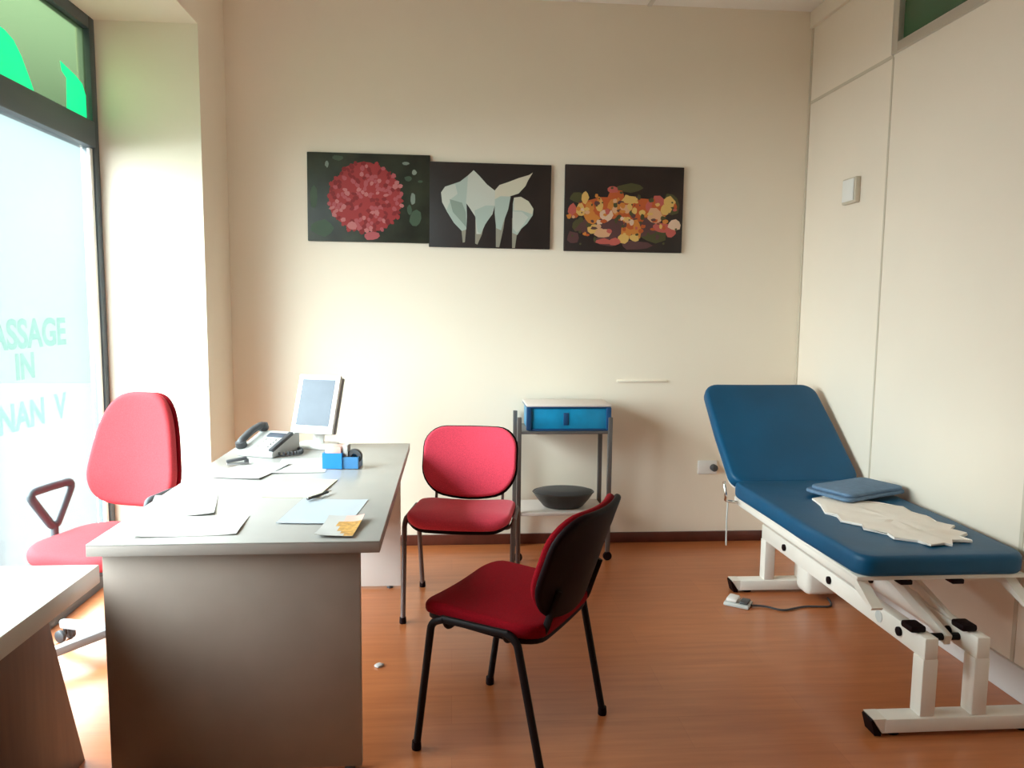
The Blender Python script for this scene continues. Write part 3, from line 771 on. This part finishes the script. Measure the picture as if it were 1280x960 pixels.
# boards and rails under the upholstery
b = BM(); box(b, -hw + 0.02, hw - 0.02, -0.54, 0.605, ZT - 0.090, ZT - 0.0755, bev=0.002); obj('seat_board', b, M['white_metal'], t)
b = BM(); cushion(b, [(x * 0.96, y * 0.97) for x, y in ol], 0.016, 0.005, 0, lambda p: bsec(Vector((p.x, p.y, p.z - 0.018)))); obj('back_board', b, M['white_metal'], t)
for s in (-1, 1):
    obj('top_rail', boxb(s * (hw - 0.055) - 0.02, s * (hw - 0.055) + 0.02, -0.50, 0.66, ZT - 0.128, ZT - 0.091, bev=0.005), M['white_metal'], t)
for y in (-0.42, 0.08, 0.62):
    obj('cross_member', boxb(-hw + 0.075, hw - 0.075, y - 0.02, y + 0.02, ZT - 0.130, ZT - 0.093, bev=0.004), M['white_metal'], t)
# base: two beams along the couch, four legs, two foot bars
bx = (1.590 - cx, 1.772 - cx)
yn, yf = 2.335 - 3.0, 3.62 - 3.0
for x in bx:
    bb = obj('base_beam', boxb(x - 0.024, x + 0.024, yn - 0.03, yf + 0.03, 0.262, 0.337, bev=0.006), M['white_metal'], t)
    for y in (yn, yf):
        obj('leg', boxb(x - 0.027, x + 0.027, y - 0.03, y + 0.03, 0.063, 0.265, bev=0.006), M['white_metal'], t)
    for y in (-0.55, -0.05, 0.38):
        obj('pivot_bolt', lathe(BM(), [(0, 0), (0.016, 0), (0.016, 0.008), (0.008, 0.012), (0, 0.012)], 12, mtx=Matrix.Translation((x - 0.024, y, 0.30)) @ Matrix.Rotation(-PI / 2, 4, 'Y')), M['black_plastic'], bb)
for y in (yn, yf):
    b = BM()
    box(b, -hw + 0.055, hw - 0.05, y - 0.036, y + 0.036, 0.012, 0.064, bev=0.008)
    for sg, e in ((-1, -hw + 0.06), (1, hw - 0.055)):
        q = slab(BM(), y - 0.033, y + 0.033, [(e, 0.014), (e, 0.063), (e + sg * 0.045, 0.063), (e + sg * 0.012, 0.014)])
        for v in q.verts: v.co.x, v.co.y = v.co.y, v.co.x
        merge(b, q)
    fb = obj('foot_bar', b, M['white_metal'], t)
    for s in (-1, 1):
        e = -hw + 0.06 if s < 0 else hw - 0.055
        q = slab(BM(), y - 0.030, y + 0.030, [(e + s * 0.013, 0.012), (e + s * 0.045, 0.060), (e + s * 0.050, 0.055), (e + s * 0.036, 0.004), (e + s * 0.013, 0.002)])
        for v in q.verts: v.co.x, v.co.y = v.co.y, v.co.x
        obj('end_cap', q, M['black_plastic'], fb)
        b = BM(); lathe(b, [(0, 0), (0.024, 0), (0.024, 0.013), (0, 0.013)], 14, mtx=Matrix.Translation((s * (hw - 0.10), y, 0))); obj('foot_pad', b, M['black_plastic'], fb)
# lift arms between base and top frame, inboard of the beams
for x in (-0.015, 0.055):
    for (ya, za, yb_, zb) in ((-0.60, 0.30, -0.15, ZT - 0.14), (-0.05, 0.30, 0.42, ZT - 0.14)):
        d = math.atan2(zb - za, yb_ - ya); Ln = math.hypot(zb - za, yb_ - ya)
        b = BM(); box(b, -0.012, 0.012, -0.02, Ln + 0.02, -0.02, 0.02, bev=0.005, mtx=Matrix.Translation((x, ya, za)) @ Matrix.Rotation(d, 4, 'X'))
        obj('lift_arm', b, M['white_metal'], t)
for y in (-0.60, -0.05):
    obj('pivot_shaft', tube(BM(), [(bx[0] + 0.024, y, 0.30), (bx[1] - 0.024, y, 0.30)], 0.013), M['black_metal'], t)
# tapered ends of the top rails
for x in (-hw + 0.055, hw - 0.055):
    b = slab(BM(), x - 0.02, x + 0.02, [(-0.50, ZT - 0.092), (-0.498, ZT - 0.128), (-0.61, ZT - 0.168), (-0.618, ZT - 0.158)])
    obj('rail_end', b, M['white_metal'], t)
for x in bx:
    b = BM(); box(b, x - 0.05, x + 0.005, yn + 0.01, yn + 0.075, 0.338, 0.362, bev=0.008); obj('buffer', b, M['black_plastic'], t)
for x in (-0.13, 0.06):
    b = BM(); box(b, x - 0.022, x + 0.022, -0.545, -0.50, ZT - 0.108, ZT - 0.0905, bev=0.004); obj('stop', b, M['black_plastic'], t)
b = BM(); lathe(b, [(0, 0), (0.022, 0), (0.022, 0.002), (0, 0.002)], 20, mtx=Matrix.Translation((bx[0] - 0.024, -0.42, 0.30)) @ Matrix.Rotation(-PI / 2, 4, 'Y')); obj('maker_badge', b, M['lightgrey'], t)
# lift motor and tube at the head end
b = BM(); tube(b, [(0.09, 0.52, 0.12), (0.10, 0.10, 0.22)], 0.042, n=18); box(b, 0.0, 0.17, 0.44, 0.57, 0.035, 0.215, bev=0.025); obj('lift_motor', b, M['white_metal'], t, smooth=50)
# backrest adjusting lever with its hanging cord
b = BM(); tube(b, [(-hw + 0.03, 0.60, ZT - 0.11), (-hw - 0.035, 0.60, ZT - 0.10), (-hw - 0.045, 0.56, ZT - 0.07), (-hw - 0.05, 0.585, ZT + 0.0), (-hw - 0.03, 0.62, ZT - 0.02)], 0.007, fil=0.02); obj('adjusting_lever', b, M['chrome'], t)
b = BM(); tube(b, [(-hw - 0.02, 0.60, ZT - 0.107), (-hw - 0.022, 0.602, ZT - 0.2), (-hw - 0.018, 0.605, ZT - 0.33)], 0.004, n=6); obj('release_cord', b, M['lightgrey'], t)

# paper and cloth on the couch
PX = [(1.60, 3.205), (1.585, 3.10), (1.545, 2.98), (1.57, 2.93), (1.545, 2.85), (1.60, 2.79), (1.58, 2.74), (1.64, 2.68), (1.63, 2.62), (1.70, 2.585), (1.715, 2.53), (1.78, 2.55), (1.80, 2.535), (1.83, 2.58),
      (1.90, 2.57), (1.885, 2.62), (1.945, 2.66), (1.92, 2.72), (1.965, 2.76), (1.93, 2.82), (1.95, 2.90), (1.92, 2.97), (1.93, 3.05), (1.86, 3.12), (1.79, 3.16), (1.70, 3.19), (1.66, 3.23)]
b = cushion(BM(), PX[::-1], 0.007, 0.003, 0.006, jitter=0.004)
tag(obj('paper_sheet', b, M['paper_roll'], None, (0, 0, ZT + 0.004)), 'torn crumpled white paper sheet lying on the blue couch', 'paper')
p = thing('folded_cloth', 'folded grey-blue cloth lying on the couch behind the torn paper', 'cloth', (1.835, 3.27, ZT + 0.0195), R(24))
b = cushion(BM(), rrect(0.40, 0.24, 0.03), 0.016, 0.007, 0.006); obj('lower_fold', b, M['towel'], p, smooth=60)
b = cushion(BM(), rrect(0.37, 0.22, 0.03), 0.016, 0.007, 0.008, lambda q: Vector((q.x + 0.005, q.y - 0.004, q.z + 0.0165))); obj('upper_fold', b, M['towel'], p, smooth=60)

# foot pedal with cable by the couch, scrap on the floor
p = thing('foot_pedal', 'small white foot pedal on the floor by the couch head end', 'pedal', (1.375, 3.44, 0), R(-35))
b = BM(); box(b, -0.06, 0.06, -0.045, 0.045, 0, 0.018, bev=0.006); obj('base', b, M['lightgrey'], p)
b = BM(); box(b, -0.052, 0.0, -0.038, 0.038, 0.018, 0.036, bev=0.008, mtx=Matrix.Rotation(R(4), 4, 'Y')); obj('treadle', b, M['white_plastic'], p)
b = BM(); box(b, 0.012, 0.052, -0.034, 0.034, 0.018, 0.03, bev=0.006); obj('treadle', b, M['grey_plastic'], p)
obj('cable', tube(BM(), fillet([(0.055, 0, 0.010), (0.12, 0.04, 0.006), (0.20, 0.02, 0.006), (0.28, 0.14, 0.006), (0.40, 0.20, 0.006), (0.36, 0.31, 0.006)], 0.05), 0.005, n=6), M['grey_plastic'], p)
b = BM(); cushion(b, [(0.018 * (1 + random.uniform(-.3, .3)) * math.cos(2 * PI * k / 11), 0.014 * (1 + random.uniform(-.3, .3)) * math.sin(2 * PI * k / 11)) for k in range(11)], 0.009, 0.003, 0.003)
tag(obj('paper_scrap', b, M['paper'], None, (-0.285, 2.905, 0.0005)), 'tiny white crumpled scrap on the wooden floor beside the desk', 'scrap')

# ------------------------------------------------------------------ daylight
w = bpy.data.worlds.new('overcast_sky'); sc.world = w; w.use_nodes = True
nt = w.node_tree
bg = nt.nodes['Background']
tc = nt.nodes.new('ShaderNodeTexCoord'); sx = nt.nodes.new('ShaderNodeSeparateXYZ')
nt.links.new(tc.outputs['Generated'], sx.inputs[0])
def ramp(fac, stops):
    rp = nt.nodes.new('ShaderNodeValToRGB'); cr = rp.color_ramp
    cr.elements[0].position = stops[0][0]; cr.elements[0].color = (*stops[0][1], 1)
    cr.elements[1].position = stops[-1][0]; cr.elements[1].color = (*stops[-1][1], 1)
    for p, c in stops[1:-1]:
        e = cr.elements.new(p); e.color = (*c, 1)
    nt.links.new(fac, rp.inputs['Fac'])
    return rp.outputs['Color']
# overcast dome: dim low down (the street), brighter overhead
base = ramp(sx.outputs['Z'], [(0.0, (0.013, 0.0145, 0.0145)), (0.20, (0.018, 0.0225, 0.0232)), (0.45, (0.34, 0.36, 0.38)), (1.0, (0.40, 0.42, 0.44))])
# hazy sun behind cloud, over the street on the near side
dt = nt.nodes.new('ShaderNodeVectorMath'); dt.operation = 'DOT_PRODUCT'
dt.inputs[1].default_value = Vector((-0.82, -0.52, 0.20)).normalized()
nt.links.new(tc.outputs['Generated'], dt.inputs[0])
glow = ramp(dt.outputs['Value'], [(0.50, (0, 0, 0)), (0.72, (0.14, 0.14, 0.14)), (0.95, (0.41, 0.42, 0.435)), (1.0, (0.42, 0.43, 0.445))])
ad = nt.nodes.new('ShaderNodeMix'); ad.data_type = 'RGBA'; ad.blend_type = 'ADD'; ad.clamp_result = False
ad.inputs[0].default_value = 1.0
nt.links.new(base, ad.inputs[6]); nt.links.new(glow, ad.inputs[7])
nt.links.new(ad.outputs[2], bg.inputs['Color'])
SKY = 22.0
bg.inputs['Strength'].default_value = SKY
w.cycles.sampling_method = 'MANUAL'; w.cycles.sample_map_resolution = 512

def portal(name, y0, y1, z0, z1, x):
    la = bpy.data.lights.new(name, 'AREA'); la.shape = 'RECTANGLE'
    la.size = z1 - z0; la.size_y = y1 - y0
    la.cycles.is_portal = True
    o = bpy.data.objects.new(name, la); COL.objects.link(o)
    o.matrix_world = Matrix.Translation((x, (y0 + y1) / 2, (z0 + z1) / 2)) @ Matrix.Rotation(-PI / 2, 4, 'Y')
    return o
portal('daylight_portal', YRN, YRV, 0.0, 2.785, XW - 0.045)

# ------------------------------------------------------------------ camera
f = 950.0; H = 1.42
yaw = -math.atan(75 / 950); pitch = math.atan(97 / 950); roll = 0.01
cam = bpy.data.cameras.new('camera'); cam.sensor_width = 36; cam.lens = f / 1280 * 36
co = bpy.data.objects.new('camera', cam); COL.objects.link(co)
co.matrix_world = Matrix.Translation((0, 0, H)) @ Matrix.Rotation(yaw, 4, 'Z') @ Matrix.Rotation(PI / 2 - pitch, 4, 'X') @ Matrix.Rotation(roll, 4, 'Z')
cam.clip_start = 0.02
sc.camera = co

sc.view_settings.view_transform = 'Standard'
sc.view_settings.look = 'None'
sc.view_settings.gamma = 1
sc.view_settings.use_curve_mapping = False
sc.view_settings.exposure = 1.08
sc.cycles.use_denoising = True
sc.cycles.max_bounces = 10
sc.cycles.diffuse_bounces = 7
sc.cycles.transparent_max_bounces = 12
sc.cycles.sample_clamp_indirect = 6
